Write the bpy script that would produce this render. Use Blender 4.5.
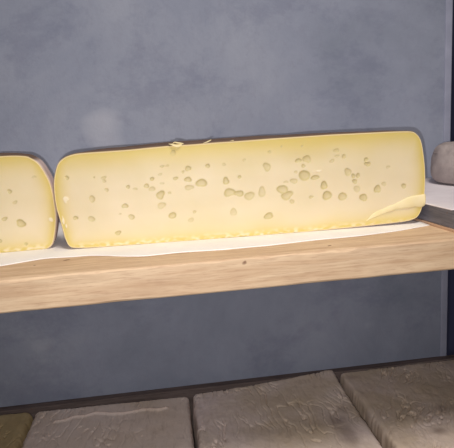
import bpy, math, random
import numpy as np
from mathutils import Vector, Matrix, noise

S = bpy.context.scene
COL = S.collection
for o in list(bpy.data.objects):
    bpy.data.objects.remove(o)

# ------------------------------------------------------------------ camera, light, exposure
cam = bpy.data.objects.new('camera', bpy.data.cameras.new('camera'))
COL.objects.link(cam)
cam.data.sensor_width = 36.0
cam.data.lens = 36.0 * 530.0 / 454.0
cam.data.clip_start = 0.01
R3 = Matrix(((0.9904935, 0.0824291, -0.1101273),
             (-0.1233993, 0.1786527, -0.9761434),
             (-0.0607881, 0.9804533, 0.1871260)))
cam.matrix_world = Matrix.Translation((0.0, -0.51561, 0.135)) @ R3.to_4x4()
S.camera = cam

world = bpy.data.worlds.new('cellar_dark')
world.use_nodes = True
S.world = world
world.node_tree.nodes['Background'].inputs[0].default_value = (0.55, 0.6, 1.0, 1)
world.node_tree.nodes['Background'].inputs[1].default_value = 0.055

# the phone's flash, just below and left of its lens
fl = bpy.data.lights.new('phone_flash', 'SPOT')
fl.energy = 9.8
fl.color = (1.0, 0.97, 0.96)
fl.spot_size = math.radians(115)
fl.spot_blend = 1.0
fl.shadow_soft_size = 0.003
flo = bpy.data.objects.new('phone_flash', fl)
COL.objects.link(flo)
flo.location = (-0.010, -0.5156, 0.119)
flo.rotation_euler = (Vector((0.10, 0.32, 0.02)) - Vector(flo.location)).to_track_quat('-Z', 'Y').to_euler()

# the cellar's ceiling lamp, overhead and a little in front of the shelves
lp = bpy.data.lights.new('ceiling_lamp', 'AREA')
lp.shape = 'DISK'; lp.size = 0.45
lp.energy = 15.5
lp.color = (1.0, 0.92, 0.85)
lpo = bpy.data.objects.new('ceiling_lamp', lp)
COL.objects.link(lpo)
lpo.location = (0.22, -0.56, 1.30)

S.view_settings.view_transform = 'Standard'
S.view_settings.look = 'None'
S.view_settings.exposure = 0.0
S.view_settings.gamma = 1.0
S.view_settings.use_curve_mapping = False

# ------------------------------------------------------------------ helpers
def lin(r, g, b):
    f = lambda c: (c / 255 / 12.92) if c / 255 <= 0.04045 else ((c / 255 + 0.055) / 1.055) ** 2.4
    return (f(r), f(g), f(b), 1.0)

class NT:
    """small wrapper for building a node material"""
    def __init__(s, name, rough=0.7):
        s.m = bpy.data.materials.new(name)
        s.m.use_nodes = True
        s.t = s.m.node_tree
        s.b = s.t.nodes['Principled BSDF']
        s.b.inputs['Roughness'].default_value = rough
        s.b.inputs['Specular IOR Level'].default_value = 0.3
        s.tc = s.t.nodes.new('ShaderNodeTexCoord')
    def link(s, a, b): s.t.links.new(a, b)
    def coord(s, scale=(1, 1, 1), rot=(0, 0, 0)):
        mp = s.t.nodes.new('ShaderNodeMapping')
        mp.inputs['Scale'].default_value = scale
        mp.inputs['Rotation'].default_value = rot
        s.link(s.tc.outputs['Object'], mp.inputs[0])
        return mp.outputs[0]
    def noise(s, sc, detail=4, rough=0.55, coord=None, dist=0.0):
        n = s.t.nodes.new('ShaderNodeTexNoise')
        n.inputs['Scale'].default_value = sc
        n.inputs['Detail'].default_value = detail
        n.inputs['Roughness'].default_value = rough
        n.inputs['Distortion'].default_value = dist
        s.link(coord if coord is not None else s.coord(), n.inputs['Vector'])
        return n.outputs['Fac']
    def attr(s, name):
        a = s.t.nodes.new('ShaderNodeAttribute')
        a.attribute_name = name
        return a.outputs['Fac']
    def ramp(s, fac, stops):
        r = s.t.nodes.new('ShaderNodeValToRGB')
        e = r.color_ramp.elements
        while len(e) < len(stops): e.new(0.5)
        for q, (p, c) in zip(e, stops):
            q.position = p; q.color = c if len(c) == 4 else (*c, 1)
        s.link(fac, r.inputs[0])
        return r.outputs['Color']
    def mix(s, fac, a, b, mode='MIX'):
        m = s.t.nodes.new('ShaderNodeMix')
        m.data_type = 'RGBA'; m.blend_type = mode
        for sock, v in ((m.inputs[0], fac), (m.inputs[6], a), (m.inputs[7], b)):
            if isinstance(v, (int, float, tuple)): sock.default_value = v
            else: s.link(v, sock)
        return m.outputs[2]
    def col(s, c):
        if isinstance(c, tuple): s.b.inputs['Base Color'].default_value = c
        else: s.link(c, s.b.inputs['Base Color'])
    def bump(s, h, strength=0.3, dist=0.001):
        b = s.t.nodes.new('ShaderNodeBump')
        b.inputs['Strength'].default_value = strength
        b.inputs['Distance'].default_value = dist
        s.link(h, b.inputs['Height'])
        s.link(b.outputs[0], s.b.inputs['Normal'])

def W1(v): return (v, v, v, 1)

def mesh_obj(name, verts, faces, mat, parent=None, smooth=True, attrs=None):
    me = bpy.data.meshes.new(name)
    me.from_pydata([tuple(map(float, v)) for v in verts], [], faces)
    me.update()
    if smooth: me.polygons.foreach_set('use_smooth', [True] * len(me.polygons))
    for k, arr in (attrs or {}).items():
        a = me.attributes.new(k, 'FLOAT', 'POINT')
        a.data.foreach_set('value', np.asarray(arr, dtype=np.float32))
    me.materials.append(mat)
    o = bpy.data.objects.new(name, me)
    COL.objects.link(o)
    if parent: o.parent = parent
    return o

def empty(name, loc, rz=0.0):
    o = bpy.data.objects.new(name, None)
    o.empty_display_size = 0.03
    o.location = loc; o.rotation_euler = (0, 0, rz)
    COL.objects.link(o)
    return o

def tag(o, label=None, cat=None, group=None, kind=None):
    if label: o['label'] = label
    if cat: o['category'] = cat
    if group: o['group'] = group
    if kind: o['kind'] = kind
    return o

def grid_faces(nu, nv, off=0):
    return [(off + j * nu + i, off + j * nu + i + 1, off + (j + 1) * nu + i + 1, off + (j + 1) * nu + i)
            for j in range(nv - 1) for i in range(nu - 1)]

def box(name, x0, x1, y0, y1, z0, z1, mat, parent=None, bev=0.0):
    v = [(x, y, z) for z in (z0, z1) for y in (y0, y1) for x in (x0, x1)]
    f = [(0, 2, 3, 1), (4, 5, 7, 6), (0, 1, 5, 4), (2, 6, 7, 3), (0, 4, 6, 2), (1, 3, 7, 5)]
    o = mesh_obj(name, v, f, mat, parent, smooth=False)
    if bev:
        m = o.modifiers.new('bevel', 'BEVEL'); m.width = bev; m.segments = 3
    return o

def spline(pts, n):
    """Catmull-Rom through pts, n samples evenly spaced along its length"""
    P = np.array(pts, float)
    Q = np.vstack([2 * P[0] - P[1], P, 2 * P[-1] - P[-2]])
    out = []
    for i in range(1, len(Q) - 2):
        for t in np.linspace(0, 1, 24, endpoint=False):
            a, b, c, d = Q[i - 1], Q[i], Q[i + 1], Q[i + 2]
            out.append(0.5 * (2 * b + (c - a) * t + (2 * a - 5 * b + 4 * c - d) * t * t + (3 * b - a - 3 * c + d) * t ** 3))
    out.append(P[-1])
    out = np.array(out)
    s = np.r_[0, np.cumsum(np.linalg.norm(np.diff(out, axis=0), axis=1))]
    q = np.linspace(0, s[-1], n)
    return np.stack([np.interp(q, s, out[:, k]) for k in range(out.shape[1])], 1)

# ------------------------------------------------------------------ materials
def mat_plaster():
    n = NT('grey_plaster', 0.9)
    big = n.noise(4.5, 6, 0.62, dist=0.4)
    c = n.ramp(big, [(0.30, lin(134, 141, 158)), (0.5, lin(149, 155, 173)), (0.72, lin(163, 168, 183))])
    blot = n.noise(7, 10, 0.72, n.coord((1, 1, 1.25)), 0.2)
    mask = n.ramp(blot, [(0.52, W1(0)), (0.62, W1(1))])
    c = n.mix(mask, c, n.mix(1.0, c, lin(238, 238, 242), 'MULTIPLY'))
    scr = n.noise(60, 6, 0.8, n.coord((1.2, 1, 0.8)))
    c = n.mix(n.ramp(scr, [(0.50, W1(0)), (0.80, W1(0.45))]), c, lin(135, 136, 154))
    spot = n.noise(5.5, 2, 0.4, n.coord((1, 1, 1.3)))
    c = n.mix(n.ramp(spot, [(0.70, W1(0)), (0.80, W1(0.5))]), c, lin(215, 215, 222))
    n.col(c)
    n.bump(n.noise(160, 6, 0.7), 0.25, 0.002)
    return n.m

def mat_wood(name, a, b, dark, axis=0, fine=1.0):
    n = NT(name, 0.65)
    sc = (1.6, 26, 26) if axis == 0 else (26, 1.6, 26)
    g = n.noise(5 * fine, 6, 0.6, n.coord(sc), 0.3)
    c = n.ramp(g, [(0.30, a), (0.62, b)])
    f = n.noise(22 * fine, 4, 0.7, n.coord(sc))
    c = n.mix(n.ramp(f, [(0.50, W1(0)), (0.72, W1(0.6))]), c, dark)
    p = n.noise(7, 4, 0.6, n.coord((1, 1, 2)))
    c = n.mix(n.ramp(p, [(0.50, W1(0)), (0.75, W1(0.35))]), c, dark)
    k = n.noise(75, 1, 0.3, n.coord((1, 1, 1)))
    c = n.mix(n.ramp(k, [(0.755, W1(0)), (0.79, W1(0.8))]), c, lin(120, 85, 65))
    n.col(c)
    n.bump(f, 0.25, 0.0006)
    return n.m

def mat_cut():
    n = NT('cut_cheese', 0.5)
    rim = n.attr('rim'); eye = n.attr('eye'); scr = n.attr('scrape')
    w = n.noise(18, 4, 0.5)
    core = n.ramp(w, [(0.3, lin(228, 212, 174)), (0.7, lin(234, 218, 186))])
    c = n.mix(rim, core, lin(216, 192, 98))
    c = n.mix(n.ramp(scr, [(0, W1(0)), (1, W1(0.8))]), c, lin(244, 230, 204))
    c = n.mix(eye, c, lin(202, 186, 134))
    n.col(c)
    n.b.inputs['Subsurface Weight'].default_value = 0.15
    n.b.inputs['Subsurface Radius'].default_value = (1.0, 0.7, 0.3)
    n.b.inputs['Subsurface Scale'].default_value = 0.004
    n.bump(n.noise(90, 5, 0.6), 0.12, 0.001)
    return n.m

def mat_rind():
    n = NT('cheese_rind', 0.85)
    c = n.ramp(n.noise(30, 6, 0.6), [(0.3, lin(196, 172, 164)), (0.55, lin(220, 200, 194)), (0.75, lin(232, 216, 212))])
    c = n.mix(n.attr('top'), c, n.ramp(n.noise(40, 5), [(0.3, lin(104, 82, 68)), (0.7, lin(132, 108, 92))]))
    c = n.mix(n.attr('edge'), c, lin(236, 214, 160))
    n.col(c)
    n.bump(n.noise(120, 5, 0.7), 0.4, 0.0015)
    return n.m

def mat_paring():
    n = NT('cheese_paring', 0.5)
    n.col(n.ramp(n.noise(60, 3), [(0.3, lin(238, 221, 168)), (0.7, lin(244, 229, 188))]))
    return n.m

def mat_paper(name, c0, c1):
    n = NT(name, 0.8)
    n.col(n.ramp(n.noise(20, 5), [(0.35, c0), (0.65, c1)]))
    n.bump(n.noise(45, 4), 0.3, 0.001)
    return n.m

def mat_aged(name, a, b, c3, off):
    """crust of the aged blocks: tan to pinkish grey, browner in patches"""
    n = NT(name, 0.9)
    n.b.inputs['Specular IOR Level'].default_value = 0.1
    mp = n.coord((1, 1, 1)); mp.node.inputs['Location'].default_value = off
    big = n.noise(9, 5, 0.6, mp, 0.3)
    c = n.ramp(big, [(0.32, a), (0.52, b), (0.72, c3)])
    st = n.coord((34, 9, 20)); st.node.inputs['Location'].default_value = off
    f = n.noise(4, 6, 0.7, st, 0.6)
    c = n.mix(n.ramp(f, [(0.50, W1(0)), (0.72, W1(0.3))]), c, lin(140, 118, 104))
    c = n.mix(n.attr('stain'), c, lin(100, 78, 76))
    c = n.mix(n.attr('pale'), c, lin(235, 212, 200))
    n.col(c)
    n.bump(n.noise(170, 5, 0.75), 0.35, 0.0012)
    return n.m

PLASTER = mat_plaster()
WOOD = mat_wood('pale_pine', lin(200, 166, 132), lin(228, 200, 166), lin(168, 128, 102))
GREYWOOD = mat_wood('weathered_wood', lin(96, 96, 106), lin(124, 122, 132), lin(64, 62, 70), axis=1)
LATH = mat_wood('lath_wood', lin(190, 155, 130), lin(205, 172, 145), lin(130, 100, 85), axis=1)
DARKWOOD = mat_wood('dark_shelf_wood', lin(92, 80, 76), lin(120, 106, 102), lin(60, 48, 46))
CUT = mat_cut(); RIND = mat_rind(); PARING = mat_paring()
PAPER = mat_paper('white_paper', lin(246, 242, 238), lin(252, 250, 248))
PAPER2 = mat_paper('grey_paper', lin(228, 220, 224), lin(238, 232, 236))

# ------------------------------------------------------------------ the setting
WY = 0.32
wall = box('wall_back', -1.3, 0.472, WY, WY + 0.75, -0.95, 1.4, PLASTER)
tag(wall, kind='structure')
nv = NT('dark_blue_wall', 0.9)
nv.col(nv.ramp(nv.noise(5, 4), [(0.3, lin(62, 66, 96)), (0.7, lin(76, 80, 110))]))
for nm, q in (('wall_far', (0.30, 1.6, WY + 0.75, WY + 0.85, -0.95, 1.4)), ('wall_right', (1.5, 1.6, -1.6, WY + 0.75, -0.95, 1.4))):
    tag(box(nm, *q, nv.m), kind='structure')
cn = NT('cellar_stone', 0.9)
cn.col(cn.ramp(cn.noise(4, 5), [(0.3, lin(88, 88, 96)), (0.7, lin(108, 108, 114))]))
for nm, q in (('wall_left', (-1.4, -1.3, -1.6, WY, -0.95, 1.4)), ('wall_front', (-1.4, 1.6, -1.7, -1.6, -0.95, 1.4)),
              ('floor', (-1.4, 1.6, -1.7, WY + 0.85, -1.0, -0.95)), ('ceiling', (-1.4, 1.6, -1.7, WY + 0.85, 1.4, 1.45))):
    tag(box(nm, *q, cn.m), kind='structure')
tb = NT('corner_plaster', 0.9)
tb.col(tb.ramp(tb.noise(30, 5), [(0.3, lin(148, 152, 172)), (0.7, lin(165, 168, 188))]))
cb = box('trim_1', 0.462, 0.474, WY - 0.002, WY + 0.02, -0.95, 1.4, tb.m, bev=0.002)
tag(cb, kind='structure')

# ------------------------------------------------------------------ main shelf board
def plank(name, x0, x1, y0, y1, z0, z1, mat, parent, seed, rough=0.0019, n=420):
    """sawn board, its long front edges chipped a little"""
    vs = []; fs = []
    m = 18
    for i in range(n):
        x = x0 + (x1 - x0) * i / (n - 1)
        a = noise.noise(Vector((x * 14, seed, 0))) * rough
        b = noise.noise(Vector((x * 60, seed + 4, 0))) * rough * 0.7
        cht = 0.0018 + max(0, noise.noise(Vector((x * 30, seed + 9, 1)))) * rough * 2.2
        chb = 0.0018 + max(0, noise.noise(Vector((x * 26, seed + 19, 1)))) * rough
        prof = [(y1, z1), (y0 + 0.6 * (y1 - y0), z1), (y0 + 0.012, z1), (y0 + cht * 1.3, z1 - 0.0001 + a * 0.1),
                (y0 + cht * 0.35, z1 - cht * 0.3), (y0 + b * 0.4, z1 - cht * 1.0),
                (y0 + a * 0.4, z1 + 0.35 * (z0 - z1)), (y0 + b * 0.3, z1 + 0.7 * (z0 - z1)),
                (y0, z0 + chb), (y0 + chb * 0.4, z0 + chb * 0.3), (y0 + chb, z0), (y0 + 0.6 * (y1 - y0), z0), (y1, z0)]
        m = len(prof)
        for (y, z) in prof: vs.append((x, y, z))
    for i in range(n - 1):
        for j in range(m):
            k = (j + 1) % m
            fs.append((i * m + j, i * m + k, (i + 1) * m + k, (i + 1) * m + j))
    fs.append(tuple(range(m - 1, -1, -1)))
    fs.append(tuple((n - 1) * m + j for j in range(m)))
    return mesh_obj(name, vs, fs, mat, parent, smooth=False)

shelf = plank('shelf_board', -0.62, 0.62, 0.0, WY - 0.0005, -0.0342, 0.0, WOOD, None, 3.3)
tag(shelf, 'pale pine shelf board with thick sawn front edge carrying the cut cheeses', 'shelf')

# ------------------------------------------------------------------ paper under the cheeses
def sheet(name, edge, yback, z, th, mat, nx=150, ny=24, lift=0.0004, seed=0.0):
    """thin sheet, its front edge following the points (x, y)"""
    E = np.array(edge, float)
    xs = np.linspace(E[0, 0], E[-1, 0], nx)
    ys = np.interp(xs, E[:, 0], E[:, 1])
    k = np.array([0.25, 0.5, 0.25])
    ys[1:-1] = np.convolve(ys, k, 'valid')
    vs = []
    for layer in (0, 1):
        for j in range(ny):
            t = (j / (ny - 1)) ** 1.6
            for i in range(nx):
                y = ys[i] + (yback - ys[i]) * t
                up = lift * max(0, 1 - t * 9) * (0.5 + 0.5 * noise.noise(Vector((xs[i] * 25, seed, 0.3))))
                vs.append((xs[i], y, z + (th if layer == 0 else 0) + max(0, up)))
    N = nx * ny
    fs = grid_faces(nx, ny) + [tuple(reversed(q)) for q in grid_faces(nx, ny, N)]
    b = [i for i in range(nx)] + [j * nx + nx - 1 for j in range(1, ny)] + \
        [(ny - 1) * nx + i for i in range(nx - 2, -1, -1)] + [j * nx for j in range(ny - 2, 0, -1)]
    for q in range(len(b)):
        a, c = b[q], b[(q + 1) % len(b)]
        fs.append((a, N + a, N + c, c))
    return mesh_obj(name, vs, fs, mat)

liner = sheet('paper_liner', [(-0.60, 0.05), (-0.30, 0.052), (-0.1804, 0.0549), (-0.1638, 0.0624), (-0.1376, 0.0727), (-0.1101, 0.0694), (-0.0883, 0.0682),
    (-0.0657, 0.0583), (-0.0489, 0.0489), (-0.0273, 0.0422), (-0.006, 0.0441), (0.0102, 0.0449), (0.0588, 0.0404), (0.1085, 0.0405),
    (0.1671, 0.0479), (0.2136, 0.0477), (0.2654, 0.0574), (0.309, 0.0715)], 0.312, 0.0, 0.0009, PAPER)
tag(liner, 'white paper sheet lying on the pine shelf under the cut cheeses', 'paper')

# ------------------------------------------------------------------ cut half wheels
def resample_closed(L, n): return spline(L, n)

def half_wheel(root, curves, eyes, scrapes, uc, res, growth=0.0022):
    T, Rr, B, Lf = curves['T'], curves['R'], curves['B'], curves['L']
    left = [B[0]] + Lf + [T[0]]
    right = [B[-1]] + Rr[::-1] + [T[-1]]
    wid = max(p[0] for p in Rr) - min(p[0] for p in Lf)
    nu = int(wid / res); nv_ = int(0.112 / res)
    cb_, ct = spline(B, nu), spline(T, nu)
    cl, cr = spline(left, nv_), spline(right, nv_)
    u = np.linspace(0, 1, nu)[None, :, None]; v = np.linspace(0, 1, nv_)[:, None, None]
    P = (1 - v) * cb_[None] + v * ct[None] + (1 - u) * cl[:, None] + u * cr[:, None] \
        - ((1 - u) * (1 - v) * cb_[0] + u * (1 - v) * cb_[-1] + (1 - u) * v * ct[0] + u * v * ct[-1])
    P = P.reshape(-1, 2)
    loop = np.vstack([cb_, cr[1:], ct[::-1][1:], cl[::-1][1:-1]])
    sub = loop[::3]
    dist = np.full(len(P), 9.0)
    for q in sub: dist = np.minimum(dist, np.hypot(P[:, 0] - q[0], P[:, 1] - q[1]))
    x, z = P[:, 0], P[:, 1]
    # yellow paste next to the rind, a wider band under the top
    dt = np.maximum(0, 0.110 - z)
    wob = np.array([noise.noise(Vector((a * 22, b * 22, uc))) for a, b in P[::1]]) * 0.35 + 1
    rim = np.exp(-(dist / (0.0095 * wob)) ** 1.3) * 0.9
    rim = np.maximum(rim, np.exp(-(dt / (0.0185 * wob)) ** 1.6) * 0.85)
    rim = np.maximum(rim, np.exp(-(np.maximum(0, z) / (0.012 * wob)) ** 1.4) * 0.6)
    dep = np.zeros(len(P)); eye = np.zeros(len(P))
    rnd = random.Random(5)
    for (ex, ez, rx, ry, s) in eyes:
        ph = rnd.uniform(0, 6.28); am = rnd.uniform(0.04, 0.16); ti = rnd.uniform(-0.5, 0.5)
        near = (np.abs(x - ex) < 2.2 * max(rx, ry)) & (np.abs(z - ez) < 2.2 * max(rx, ry))
        i = np.where(near)[0]
        dx = x[i] - ex; dz = z[i] - ez
        a2 = dx * math.cos(ti * .4) + dz * math.sin(ti * .4); b2 = -dx * math.sin(ti * .4) + dz * math.cos(ti * .4)
        ang = np.arctan2(b2 / ry, a2 / rx)
        r = np.hypot(a2 / rx, b2 / ry) / (1 + am * np.sin(2 * ang + ph) + am * 0.7 * np.sin(3 * ang + 2 * ph))
        d = min(rx, ry, 0.0042) * 0.38 * s * np.sqrt(np.clip(1 - r * r, 0, 1))
        dep[i] = np.maximum(dep[i], d)
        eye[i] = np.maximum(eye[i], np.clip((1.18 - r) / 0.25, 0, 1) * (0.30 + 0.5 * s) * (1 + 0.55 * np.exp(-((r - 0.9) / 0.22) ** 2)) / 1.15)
    scr = np.zeros(len(P))
    for (sx, sz, rx, rz_) in scrapes:
        r = np.hypot((x - sx) / rx, (z - sz) / rz_)
        wv = np.array([noise.noise(Vector((a * 260, b * 260, 2))) for a, b in zip(x[r < 2], z[r < 2])])
        rr = r[r < 2] + wv * 0.6
        m = np.clip((1.1 - rr) * 3, 0, 1)
        scr[r < 2] = np.maximum(scr[r < 2], m)
    low_ = np.where((z < 0.007) & (np.abs(x - uc) < wid / 2 - 0.012))[0]   # crumbs along the lower edge
    scr[low_] = np.maximum(scr[low_], [max(0.0, min(1.0, 1.6 * noise.noise(Vector((a * 170, b * 300, 7))) + 0.25)) * (1 - max(0, b) / 0.007) for a, b in P[low_]])
    und = np.array([noise.noise(Vector((a * 30, 0, b * 30))) * 0.0005 + noise.noise(Vector((a * 9, 3, b * 60))) * 0.0004 for a, b in P])
    und *= np.clip(dist / 0.006, 0, 1)
    Y = dep + und - scr * 0.0004
    vs = np.stack([x, Y, z], 1)
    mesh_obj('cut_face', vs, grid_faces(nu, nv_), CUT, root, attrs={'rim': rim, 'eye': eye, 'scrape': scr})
    # rind: the outline of the cut swept round the half circle behind it
    zc = 0.055
    right_loop = [p for p in loop if p[0] >= uc]
    def half(sign):
        pts = loop[(loop[:, 0] - uc) * sign >= 0]
        ang = np.arctan2(pts[:, 1] - zc, (pts[:, 0] - uc) * sign)
        pts = pts[np.argsort(ang)]
        pts = np.vstack([[uc, np.interp(0, [0, 1], [pts[0, 1], pts[0, 1]])], pts, [uc, pts[-1, 1]]])
        s = np.r_[0, np.cumsum(np.linalg.norm(np.diff(pts, axis=0), axis=1))]
        q = np.linspace(0, s[-1], 190)
        pts = np.stack([np.interp(q, s, pts[:, k]) for k in (0, 1)], 1)
        return np.stack([(pts[:, 0] - uc) * sign, pts[:, 1]], 1)
    hr, hl_ = half(1), half(-1)
    avg = (hr + hl_) / 2
    def normals(c):
        t = np.gradient(c, axis=0); n = np.stack([t[:, 1], -t[:, 0]], 1)
        n = n / (np.linalg.norm(n, axis=1)[:, None] + 1e-9)
        n[0] = (0, -1); n[-1] = (0, 1)
        return n
    # rings: (angle, growth); the first one lies on the cut and shows as the pale crust line
    rings = [(0.0, 0.0, 1.0), (0.0, 0.0006, 1.0), (0.0015, 0.0011, 0.9), (0.006, 0.0016, 0.2), (0.014, growth, 0.0), (0.04, growth, 0)] + \
            [(a, growth, 0) for a in np.linspace(0.09, math.pi / 2, 34)]
    vs, fs, ed, tp = [], [], [], []
    nh = len(hr)
    for side, c0 in ((1, hr), (-1, hl_)):
        off = len(vs)
        for (a, g, e) in rings:
            k = min(1, a / 0.8)
            c = c0 * (1 - k) + avg * k
            nn = normals(c)
            cc = c + nn * g
            for i in range(nh):
                w = 0.0
                if g >= growth:
                    w = noise.noise(Vector((side * cc[i, 0] * 24 * math.cos(a), cc[i, 0] * 24 * math.sin(a), cc[i, 1] * 24 + uc))) * 0.0009 * min(1, a * 12)
                rho = cc[i, 0] + nn[i, 0] * w; zz = max(cc[i, 1] + nn[i, 1] * w, -0.0009)
                vs.append((uc + side * rho * math.cos(a), rho * math.sin(a) - (0.0004 if (a == 0 and g > 0) else 0), zz))
                ed.append(e)
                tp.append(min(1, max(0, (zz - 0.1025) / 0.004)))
        for f in grid_faces(nh, len(rings), off):
            fs.append(f if side < 0 else tuple(reversed(f)))
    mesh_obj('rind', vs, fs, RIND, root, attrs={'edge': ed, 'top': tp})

def ribbon(name, mat, parent, line, width, th, twist=0.0):
    """small curled shred following 3-D points"""
    L = spline(line, 22)
    vs = []; fs = []
    for i, p in enumerate(L):
        t = i / 21
        w = width * (0.35 + 0.65 * math.sin(math.pi * min(1, t * 0.9 + 0.1)))
        a = twist * t
        d = np.array([0, math.cos(a), math.sin(a)]) * w / 2
        n = np.array([0, -math.sin(a), math.cos(a)]) * th / 2
        for s1, s2 in ((1, 1), (-1, 1), (-1, -1), (1, -1)):
            vs.append(p + d * s1 + n * s2)
    for i in range(21):
        for j in range(4):
            k = (j + 1) % 4
            fs.append((i * 4 + j, i * 4 + k, i * 4 + 4 + k, i * 4 + 4 + j))
    fs += [(3, 2, 1, 0), tuple(84 + j for j in range(4))]
    return mesh_obj(name, vs, fs, mat, parent)

MAIN = {'T': [(-0.2035, 0.1051), (-0.1932, 0.1074), (-0.1786, 0.108), (-0.1538, 0.1081), (-0.1312, 0.1083), (-0.1085, 0.1091), (-0.0834, 0.1097), (-0.0628, 0.1096), (-0.0341, 0.11), (-0.0051, 0.1101), (0.0298, 0.1105), (0.0649, 0.1106), (0.1003, 0.1107), (0.136, 0.1102), (0.1719, 0.1097), (0.1935, 0.1089), (0.2008, 0.1076)], 'R': [(0.2056, 0.1029), (0.209, 0.0957), (0.2116, 0.0814), (0.2133, 0.0659), (0.2138, 0.0491), (0.2127, 0.031), (0.21, 0.0177), (0.205, 0.0082)], 'B': [(-0.2141, 0.0131), (-0.2106, 0.0039), (-0.204, 0.0016), (-0.1879, 0.0007), (-0.1531, 0.0), (-0.1063, -0.0004), (-0.0591, -0.0006), (-0.0114, -0.001), (0.0247, -0.0003), (0.061, -0.0), (0.0976, 0.0009), (0.1344, 0.0018), (0.1802, 0.0033), (0.1963, 0.0046)], 'L': [(-0.2173, 0.0347), (-0.2196, 0.0489), (-0.2201, 0.064), (-0.2189, 0.0789), (-0.215, 0.0923), (-0.2108, 0.0999)]}
EYES = [(-0.205, 0.0825, 0.0022, 0.0022, 1), (-0.1747, 0.081, 0.0011, 0.0011, 1), (-0.1641, 0.0797, 0.0033, 0.0018, 0.6), (-0.1639, 0.0762, 0.0024, 0.0018, 0.6), (-0.1621, 0.0657, 0.0022, 0.0022, 0.6), (-0.1796, 0.0565, 0.0033, 0.004, 0.6), (-0.1429, 0.0457, 0.0033, 0.0029, 0.8), (-0.2007, 0.0358, 0.0026, 0.0024, 1), (-0.1827, 0.0333, 0.0041, 0.003, 0.6), (-0.1374, 0.0675, 0.0022, 0.002, 0.9), (-0.0966, 0.0883, 0.0026, 0.0014, 0.7), (-0.0908, 0.0885, 0.0022, 0.0013, 0.5), (-0.067, 0.0841, 0.003, 0.0033, 0.8), (-0.0731, 0.0804, 0.0016, 0.0016, 0.7), (-0.0441, 0.0854, 0.0024, 0.0024, 0.9), (-0.1092, 0.0748, 0.0024, 0.0022, 1), (-0.0823, 0.0735, 0.0028, 0.0019, 0.9), (-0.068, 0.0714, 0.0037, 0.0031, 0.9), (-0.0527, 0.0662, 0.006, 0.0048, 0.8), (-0.0675, 0.062, 0.0048, 0.0031, 0.5), (-0.1162, 0.0672, 0.0033, 0.0022, 0.8), (-0.1102, 0.0632, 0.0042, 0.0024, 0.5), (-0.0982, 0.0688, 0.0027, 0.0013, 0.4), (-0.0996, 0.0793, 0.0026, 0.0013, 0.4), (-0.1011, 0.0556, 0.0048, 0.0046, 0.8), (-0.0905, 0.0572, 0.0018, 0.0017, 0.6), (-0.1009, 0.0432, 0.0044, 0.0039, 0.4), (-0.0892, 0.0305, 0.0047, 0.0034, 0.9), (-0.0632, 0.0328, 0.0019, 0.0018, 0.7), (-0.068, 0.0236, 0.0036, 0.0024, 0.3), (-0.1367, 0.0322, 0.0036, 0.003, 0.7), (-0.1296, 0.0646, 0.0027, 0.0016, 0.4), (-0.0252, 0.0859, 0.0024, 0.0016, 0.4), (-0.0016, 0.0895, 0.0018, 0.0016, 0.4), (0.0286, 0.0968, 0.0019, 0.0017, 0.7), (0.0429, 0.1022, 0.0011, 0.0011, 0.8), (0.067, 0.1013, 0.0012, 0.0012, 0.8), (0.0248, 0.0797, 0.0043, 0.0048, 0.6), (-0.024, 0.0666, 0.0039, 0.0037, 0.9), (-0.008, 0.0702, 0.0022, 0.0017, 1), (-0.0208, 0.0529, 0.0058, 0.0052, 0.8), (-0.0097, 0.0509, 0.0053, 0.0036, 0.9), (0.0025, 0.0471, 0.006, 0.0046, 0.6), (0.0175, 0.0508, 0.0043, 0.0058, 0.5), (0.042, 0.052, 0.0064, 0.0051, 0.8), (0.047, 0.0445, 0.0067, 0.0048, 0.8), (0.0527, 0.0369, 0.0028, 0.0024, 0.7), (0.0622, 0.0848, 0.0035, 0.0024, 1), (0.0723, 0.0858, 0.0044, 0.0046, 0.7), (0.0679, 0.078, 0.0026, 0.0019, 0.9), (0.0588, 0.0715, 0.0019, 0.0018, 0.6), (0.056, 0.0611, 0.0042, 0.003, 0.6), (0.0465, 0.0606, 0.0026, 0.0016, 0.4), (0.0687, 0.0667, 0.0067, 0.0059, 0.9), (-0.0174, 0.0294, 0.0034, 0.005, 0.4), (0.0239, 0.0216, 0.0059, 0.0034, 1), (0.1076, 0.0934, 0.0034, 0.0024, 0.6), (0.1164, 0.0859, 0.0026, 0.0024, 0.8), (0.102, 0.0816, 0.0034, 0.0018, 0.5), (0.1081, 0.087, 0.0031, 0.0012, 0.6), (0.1428, 0.0806, 0.0024, 0.0026, 1), (0.1445, 0.0752, 0.0037, 0.0026, 1), (0.0812, 0.0635, 0.0055, 0.0024, 1), (0.1209, 0.0673, 0.0043, 0.0043, 0.6), (0.1274, 0.0622, 0.0026, 0.0024, 1), (0.1329, 0.0624, 0.0024, 0.0028, 1), (0.1291, 0.0555, 0.0028, 0.0028, 0.9), (0.0917, 0.0533, 0.0044, 0.0044, 1), (0.1314, 0.0464, 0.004, 0.0037, 0.4), (0.095, 0.0411, 0.0052, 0.0055, 0.9), (0.1137, 0.0386, 0.005, 0.0048, 0.8), (0.1392, 0.0356, 0.0043, 0.0047, 0.9), (0.1564, 0.0446, 0.0036, 0.0052, 0.9), (0.1643, 0.0501, 0.0028, 0.0026, 0.5), (0.1693, 0.07, 0.0022, 0.0019, 0.4), (0.0757, 0.0407, 0.0026, 0.0018, 0.8), (0.1888, 0.046, 0.0029, 0.0029, 0.9), (-0.154, 0.0145, 0.0035, 0.0024, 1), (-0.0828, 0.1029, 0.0035, 0.0029, 0.4), (-0.1495, 0.0367, 0.0015, 0.0013, 0.4)]
main = empty('half_cheese_wheel', (0.095, 0.0953, 0.002), -math.atan(0.05))
tag(main, 'large cut half wheel of pale yellow cheese with many small eyes', 'cheese', 'cut cheese wheels on the pine shelf')
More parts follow.
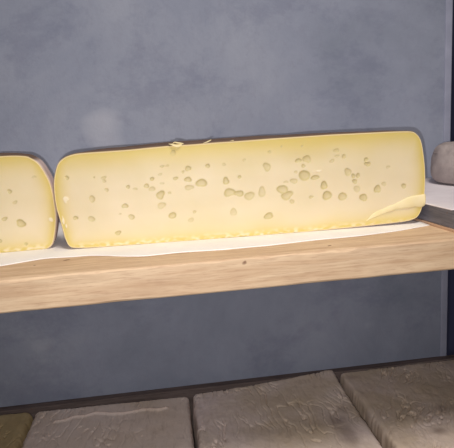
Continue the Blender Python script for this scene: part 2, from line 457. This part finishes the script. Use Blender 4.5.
half_wheel(main, MAIN, EYES, [(-0.2095, 0.0575, 0.0028, 0.0036), (-0.2150, 0.0340, 0.0014, 0.005), (-0.2125, 0.0270, 0.0012, 0.003), (0.085, 0.071, 0.006, 0.0012)], -0.0031, 0.0007)

# shaving hanging over the right end of the cut
FL = [(0.1419, 0.0068), (0.1567, 0.0124), (0.1736, 0.0173), (0.1851, 0.0189), (0.1988, 0.0198), (0.2099, 0.0189), (0.2143, 0.0211), (0.2148, 0.0345), (0.1987, 0.0332), (0.1888, 0.0302), (0.1808, 0.0265), (0.1691, 0.0225), (0.1518, 0.0158)]
def paring(parent):
    top = [FL[0]] + FL[::-1][0:6] 
    top = spline([FL[0], FL[12], FL[11], FL[10], FL[9], FL[8], FL[7]], 60)
    bot = spline([FL[0], FL[1], FL[2], FL[3], FL[4], FL[5], FL[6]], 60)
    nj = 9
    vs = []
    for layer in (0, 1):
        for j in range(nj):
            s = j / (nj - 1)
            for i in range(60):
                p = bot[i] * (1 - s) + top[i] * s
                t = i / 59
                bul = 0.0005 + 0.0022 * t * math.sin(math.pi * (0.12 + 0.76 * s)) + 0.0006 * noise.noise(Vector((p[0] * 90, p[1] * 90, 1)))
                vs.append((p[0], -bul if layer == 0 else 0.0006, p[1] + 0.0007 * noise.noise(Vector((p[0] * 120, j * 0.1, 0)))))
    N = 60 * nj
    fs = grid_faces(60, nj) + [tuple(reversed(q)) for q in grid_faces(60, nj, N)]
    b = list(range(60)) + [j * 60 + 59 for j in range(1, nj)] + [(nj - 1) * 60 + i for i in range(58, -1, -1)] + [j * 60 for j in range(nj - 2, 0, -1)]
    for q in range(len(b)):
        a, c = b[q], b[(q + 1) % len(b)]
        fs.append((a, N + a, N + c, c))
    o = mesh_obj('paring', vs, fs, PARING, parent)
    o['label'] = 'pale shaving of cheese hanging over the cut'
paring(main)
for line, w, tw in (([(-0.087, 0.001, 0.1135), (-0.083, -0.001, 0.1125), (-0.077, -0.0005, 0.1105), (-0.072, 0.0005, 0.1115)], 0.005, 1.2),
                    ([(-0.0835, 0.004, 0.1125), (-0.0805, 0.002, 0.1145), (-0.0765, 0.001, 0.1135), (-0.070, 0.002, 0.1125)], 0.003, -1.5),
                    ([(-0.048, 0.001, 0.1115), (-0.043, 0.002, 0.1128), (-0.038, 0.003, 0.1148)], 0.0022, 0.8),
                    ([(-0.018, 0.001, 0.1118), (-0.012, 0.003, 0.1126)], 0.0025, 0.5)):
    ribbon('rind_shred', PARING, main, line, w, 0.0007, tw)

LEFT = {'T': [(0.1561, 0.1099), (0.1726, 0.1094), (0.1857, 0.1078)], 'R': [(0.1949, 0.101), (0.2014, 0.0901), (0.2069, 0.0738), (0.2086, 0.052), (0.2082, 0.0353), (0.2046, 0.0163), (0.2002, 0.0045)], 'B': [(0.141, -0.0008), (0.1685, -0.0006), (0.1934, -0.0003)]}
uc = 0.015
half_r = max(p[0] for p in LEFT['R']) - uc
mirror = lambda L: [(2 * uc - a, b) for a, b in L]
rc = {'T': mirror(LEFT['T'])[::-1] + [(-0.06, 0.1098), (0.05, 0.1102), (0.11, 0.1102)] + LEFT['T'],
      'R': LEFT['R'],
      'B': mirror(LEFT['B'])[::-1] + [(-0.06, -0.0008), (0.05, -0.0008)] + LEFT['B'],
      'L': mirror(LEFT['R'])[::-1]}
leftc = empty('half_cheese_wheel', (-0.34, 0.121, 0.002))
tag(leftc, 'cut half wheel of yellow cheese running out of the left edge of the view', 'cheese', 'cut cheese wheels on the pine shelf')
more = [(-0.12, 0.06, 0.004, 0.003, 0.8), (-0.05, 0.05, 0.003, 0.003, 1), (0.02, 0.07, 0.004, 0.003, 0.8), (0.06, 0.04, 0.005, 0.004, 0.8), (0.10, 0.065, 0.003, 0.003, 1)]
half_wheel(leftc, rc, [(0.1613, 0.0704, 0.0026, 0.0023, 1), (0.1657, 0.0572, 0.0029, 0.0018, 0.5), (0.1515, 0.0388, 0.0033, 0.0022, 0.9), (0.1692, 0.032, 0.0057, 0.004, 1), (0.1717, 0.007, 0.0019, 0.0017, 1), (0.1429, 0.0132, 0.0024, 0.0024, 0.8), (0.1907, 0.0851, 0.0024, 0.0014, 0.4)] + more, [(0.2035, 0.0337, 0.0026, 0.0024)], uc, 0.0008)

# ------------------------------------------------------------------ side plank, its paper and the grey cheese
pl = empty('side_plank', (0.318, 0.0, 0.0), math.radians(4.0))
tag(pl, 'dark weathered grey plank lying across the right end of the pine shelf', 'plank')
box('board', 0.0, 0.22, 0.012, 0.292, 0.003, 0.0243, GREYWOOD, pl, bev=0.0012)
lt = box('lath', -0.002, 0.20, 0.012, 0.292, 0.0, 0.003, LATH, pl, bev=0.0006)
lt['label'] = 'thin pale lath under the plank'
pp = sheet('paper_liner', [(0.314, 0.03), (0.40, 0.028), (0.53, 0.03)], 0.305, 0.0245, 0.0009, PAPER2, nx=60, seed=4)
pp.data.transform(Matrix.Rotation(math.radians(4.0), 4, Vector((0, 0, 1))) @ Matrix.Translation((0.0, -0.0218, 0)))
tag(pp, 'greyish white paper sheet on the dark plank under the small grey cheese', 'paper')

def small_wheel():
    root = empty('small_cheese_wheel', (0.472, 0.228, 0.0254))
    tag(root, 'small grey whole cheese on the paper at the right edge', 'cheese')
    prof = [(0.0, 0.0), (0.045, 0.0), (0.058, 0.0008), (0.0655, 0.004), (0.0695, 0.010), (0.0710, 0.019), (0.0712, 0.028), (0.0700, 0.036),
            (0.0678, 0.044), (0.0655, 0.0500), (0.0625, 0.0545), (0.057, 0.0580), (0.045, 0.0598), (0.02, 0.0605), (0.0, 0.0605)]
    P = spline(prof, 70)
    n = 120
    vs = []; fs = []
    for i in range(n):
        a = 2 * math.pi * i / n
        for (r, z) in P:
            d = noise.noise(Vector((math.cos(a) * r * 45, math.sin(a) * r * 45, z * 45))) * 0.0014 * min(1, r / 0.02) + \
                noise.noise(Vector((math.cos(a) * r * 160, math.sin(a) * r * 160, z * 160))) * 0.0006
            rr = max(0, r + d * (r > 0.02))
            vs.append((rr * math.cos(a), rr * math.sin(a), max(0, z + d * (z > 0.003))))
    m = len(P)
    for i in range(n):
        k = (i + 1) % n
        for j in range(m - 1):
            fs.append((i * m + j, k * m + j, k * m + j + 1, i * m + j + 1))
    g = NT('grey_rind', 0.85)
    c = g.ramp(g.noise(24, 6, 0.65), [(0.3, lin(150, 138, 136)), (0.55, lin(182, 170, 166)), (0.75, lin(200, 190, 186))])
    g.col(c); g.bump(g.noise(120, 6, 0.75), 0.5, 0.002)
    mesh_obj('body', vs, fs, g.m, root)
    # raised fold of rind round the upper edge
    vs, fs = [], []
    for i in range(n):
        a = 2 * math.pi * i / n
        ro = 0.0668 + 0.0008 * math.sin(3 * a + 1); zo = 0.0455 + 0.001 * math.sin(2 * a) + 0.0008 * math.sin(7 * a)
        for q in range(6):
            b = 2 * math.pi * q / 6
            vs.append(((ro + 0.0011 * math.cos(b)) * math.cos(a), (ro + 0.0011 * math.cos(b)) * math.sin(a), zo + 0.0012 * math.sin(b)))
    for i in range(n):
        for q in range(6):
            fs.append((i * 6 + q, ((i + 1) % n) * 6 + q, ((i + 1) % n) * 6 + (q + 1) % 6, i * 6 + (q + 1) % 6))
    mesh_obj('rind_fold', vs, fs, g.m, root)
small_wheel()

# ------------------------------------------------------------------ lower shelf
ZL = -0.295          # height of the block tops
BH = 0.075
b1 = plank('lower_shelf', -0.70, 0.78, -0.03, WY - 0.0005, ZL - BH - 0.03, ZL - BH, DARKWOOD, None, 8.1)
tag(b1, 'dark wooden lower shelf board under the crusted cheese blocks', 'shelf')
b2 = box('trim_2', -0.70, 0.78, WY - 0.0155, WY - 0.0002, ZL - BH + 0.0003, ZL - 0.0015, DARKWOOD, None, bev=0.0015)
tag(b2, kind='structure')

def fbm(x, y, s): return noise.fractal(Vector((x, y, s)), 1.0, 2.0, 5)

def block(corners, mat, label, seed, ridge=None, stains=(), rr=0.007, wr=1.0, shear=0.0, lift=0.0):
    """corners: front left, front right, back right, back left of the top"""
    fl_, fr, br, bl = [np.array(c, float) for c in corners]
    cen = (fl_ + fr + br + bl) / 4
    root = empty('cheese_block', (cen[0], cen[1], ZL - BH))
    tag(root, label, 'cheese', 'crusted cheese blocks on the lower shelf')
    nx, ny = 250, 250
    wx = np.linalg.norm(fr - fl_); wy = np.linalg.norm(bl - fl_)
    vs = []; st = []; pa = []
    def top(u, v):
        return fl_ * (1 - u) * (1 - v) + fr * u * (1 - v) + br * u * v + bl * (1 - u) * v
    for j in range(ny):
        v = j / (ny - 1)
        for i in range(nx):
            u = i / (nx - 1)
            p = top(u, v)
            du, dv = min(u, 1 - u) * wx, min(v, 1 - v) * wy
            # rounded shoulders and corners
            ex = max(0, 1 - du / rr); ey = max(0, 1 - dv / rr)
            e = min(1, math.hypot(ex, ey))
            z = -rr * (1 - math.sqrt(max(0, 1 - e * e)))
            if math.hypot(ex, ey) > 1:           # pull the corner in
                k = math.hypot(ex, ey)
                sx = (1 if u < 0.5 else -1) * rr * ex * (1 - 1 / k); sy = (1 if v < 0.5 else -1) * rr * ey * (1 - 1 / k)
                p = p + np.array([sx, sy])
            x, y = p
            # wrinkled, dried crust: creases running mostly front to back
            wob = fbm(x * 16, y * 16, seed)
            cr = noise.noise(Vector((x * 105 + wob * 1.6 + y * 55 * shear, y * 20 + wob * 1.0, seed + 3)))
            crease = -max(0, 0.11 - abs(cr)) * 9 * max(0, noise.noise(Vector((x * 20, y * 16, seed + 7))) + 0.22)
            z += (wob * 0.0016 + crease * 0.0070 + fbm(x * 90, y * 60, seed + 5) * 0.0006) * wr * (1 - 0.6 * e)
            z += lift * max(0, (v - 0.55) / 0.45) ** 2 * max(0, (u - 0.3) / 0.7) ** 1.5
            # ragged edges
            jag = noise.noise(Vector((x * 150, y * 150, seed + 11))) * 0.0022 + noise.noise(Vector((x * 50, y * 50, seed + 12))) * 0.0022
            if ey > 0: p = p + np.array([0, jag * ey * (1 if v > 0.5 else -1)])
            if ex > 0: p = p + np.array([jag * 0.7 * ex * (1 if u > 0.5 else -1), 0])
            pl_ = 0.0
            if ridge is not None:
                d = np.min(np.hypot(ridge[:, 0] - x, (ridge[:, 1] - y)))
                z += 0.0028 * math.exp(-(d / 0.0028) ** 2)
                pl_ = 0.55 * math.exp(-(d / 0.0022) ** 2)
            s_ = 0.0
            for (sx, sy, ra, rb, k) in stains:
                s_ = max(s_, k * math.exp(-(((x - sx) / ra) ** 2 + ((y - sy) / rb) ** 2) ** 1.2 * (1 + 0.5 * wob)))
            vs.append((p[0] - cen[0], p[1] - cen[1], BH + z)); st.append(s_); pa.append(pl_)
    fs = grid_faces(nx, ny)
    b = list(range(nx)) + [j * nx + nx - 1 for j in range(1, ny)] + [(ny - 1) * nx + i for i in range(nx - 2, -1, -1)] + [j * nx for j in range(ny - 2, 0, -1)]
    prev = b
    levels = 12
    for k in range(1, levels + 1):
        cur = []
        t = k / levels
        for q in b:
            x, y, z = vs[q]
            bulge = 0.002 * math.sin(math.pi * t) + 0.001 * noise.noise(Vector((x * 60, y * 60, t * 4 + seed)))
            L = math.hypot(x, y)
            if t > 0.9: bulge -= 0.003 * (t - 0.9) / 0.1
            vs.append((x + x / L * bulge, y + y / L * bulge, z * (1 - t)))
            st.append(0); pa.append(0); cur.append(len(vs) - 1)
        for q in range(len(b)):
            r = (q + 1) % len(b)
            fs.append((prev[q], cur[q], cur[r], prev[r]))
        prev = cur
    fs.append(tuple(reversed(prev)))
    mesh_obj('crust', vs, fs, mat, root, attrs={'stain': st, 'pale': pa})
    return root

RIDGE = spline([(-0.1951, 0.2494), (-0.1791, 0.2514), (-0.1681, 0.2574), (-0.1513, 0.2565), (-0.1352, 0.2615), (-0.1099, 0.2528), (-0.0884, 0.2507), (-0.0578, 0.2537), (-0.0392, 0.2482), (-0.0268, 0.2513)], 160)
A1 = mat_aged('ochre_crust', lin(176, 156, 116), lin(196, 176, 136), lin(206, 188, 156), (1, 2, 3))
A2 = mat_aged('pinkish_crust', lin(216, 198, 182), lin(226, 210, 200), lin(234, 220, 214), (4, 1, 0))
A3 = mat_aged('tan_crust', lin(204, 186, 164), lin(218, 202, 190), lin(228, 212, 208), (7, 3, 2))
A4 = mat_aged('brown_tan_crust', lin(196, 178, 152), lin(210, 192, 174), lin(222, 206, 200), (2, 9, 5))
block([(-0.50, 0.03), (-0.2400, 0.03), (-0.2385, 0.2985), (-0.50, 0.301)], A1,
      'ochre crusted cheese block on the lower shelf, cut off by the left edge', 1.7, wr=0.5, rr=0.013)
block([(-0.2310, 0.012), (0.0085, 0.010), (0.0095, 0.284), (-0.2330, 0.2925)], A2,
      'crusted cheese block with a pale raised wavy line near its back edge', 5.1, ridge=RIDGE, wr=0.42)
block([(0.0180, 0.010), (0.2570, 0.012), (0.2585, 0.3040), (0.0165, 0.288)], A3,
      'crusted tan cheese block with a dark smudge near its right side', 9.4, wr=0.85, shear=0.3, lift=0.009,
      stains=[(0.2180, 0.160, 0.013, 0.013, 0.45), (0.2215, 0.125, 0.012, 0.028, 0.5), (0.238, 0.187, 0.010, 0.010, 0.3)])
block([(0.2720, 0.012), (0.525, 0.012), (0.535, 0.3025), (0.2700, 0.302)], A4,
      'brownish crusted cheese block at the right end of the lower shelf', 13.2, wr=0.85, shear=-0.9,
      stains=[(0.344, 0.104, 0.012, 0.008, 0.5), (0.376, 0.157, 0.008, 0.008, 0.45), (0.285, 0.28, 0.01, 0.006, 0.3)])
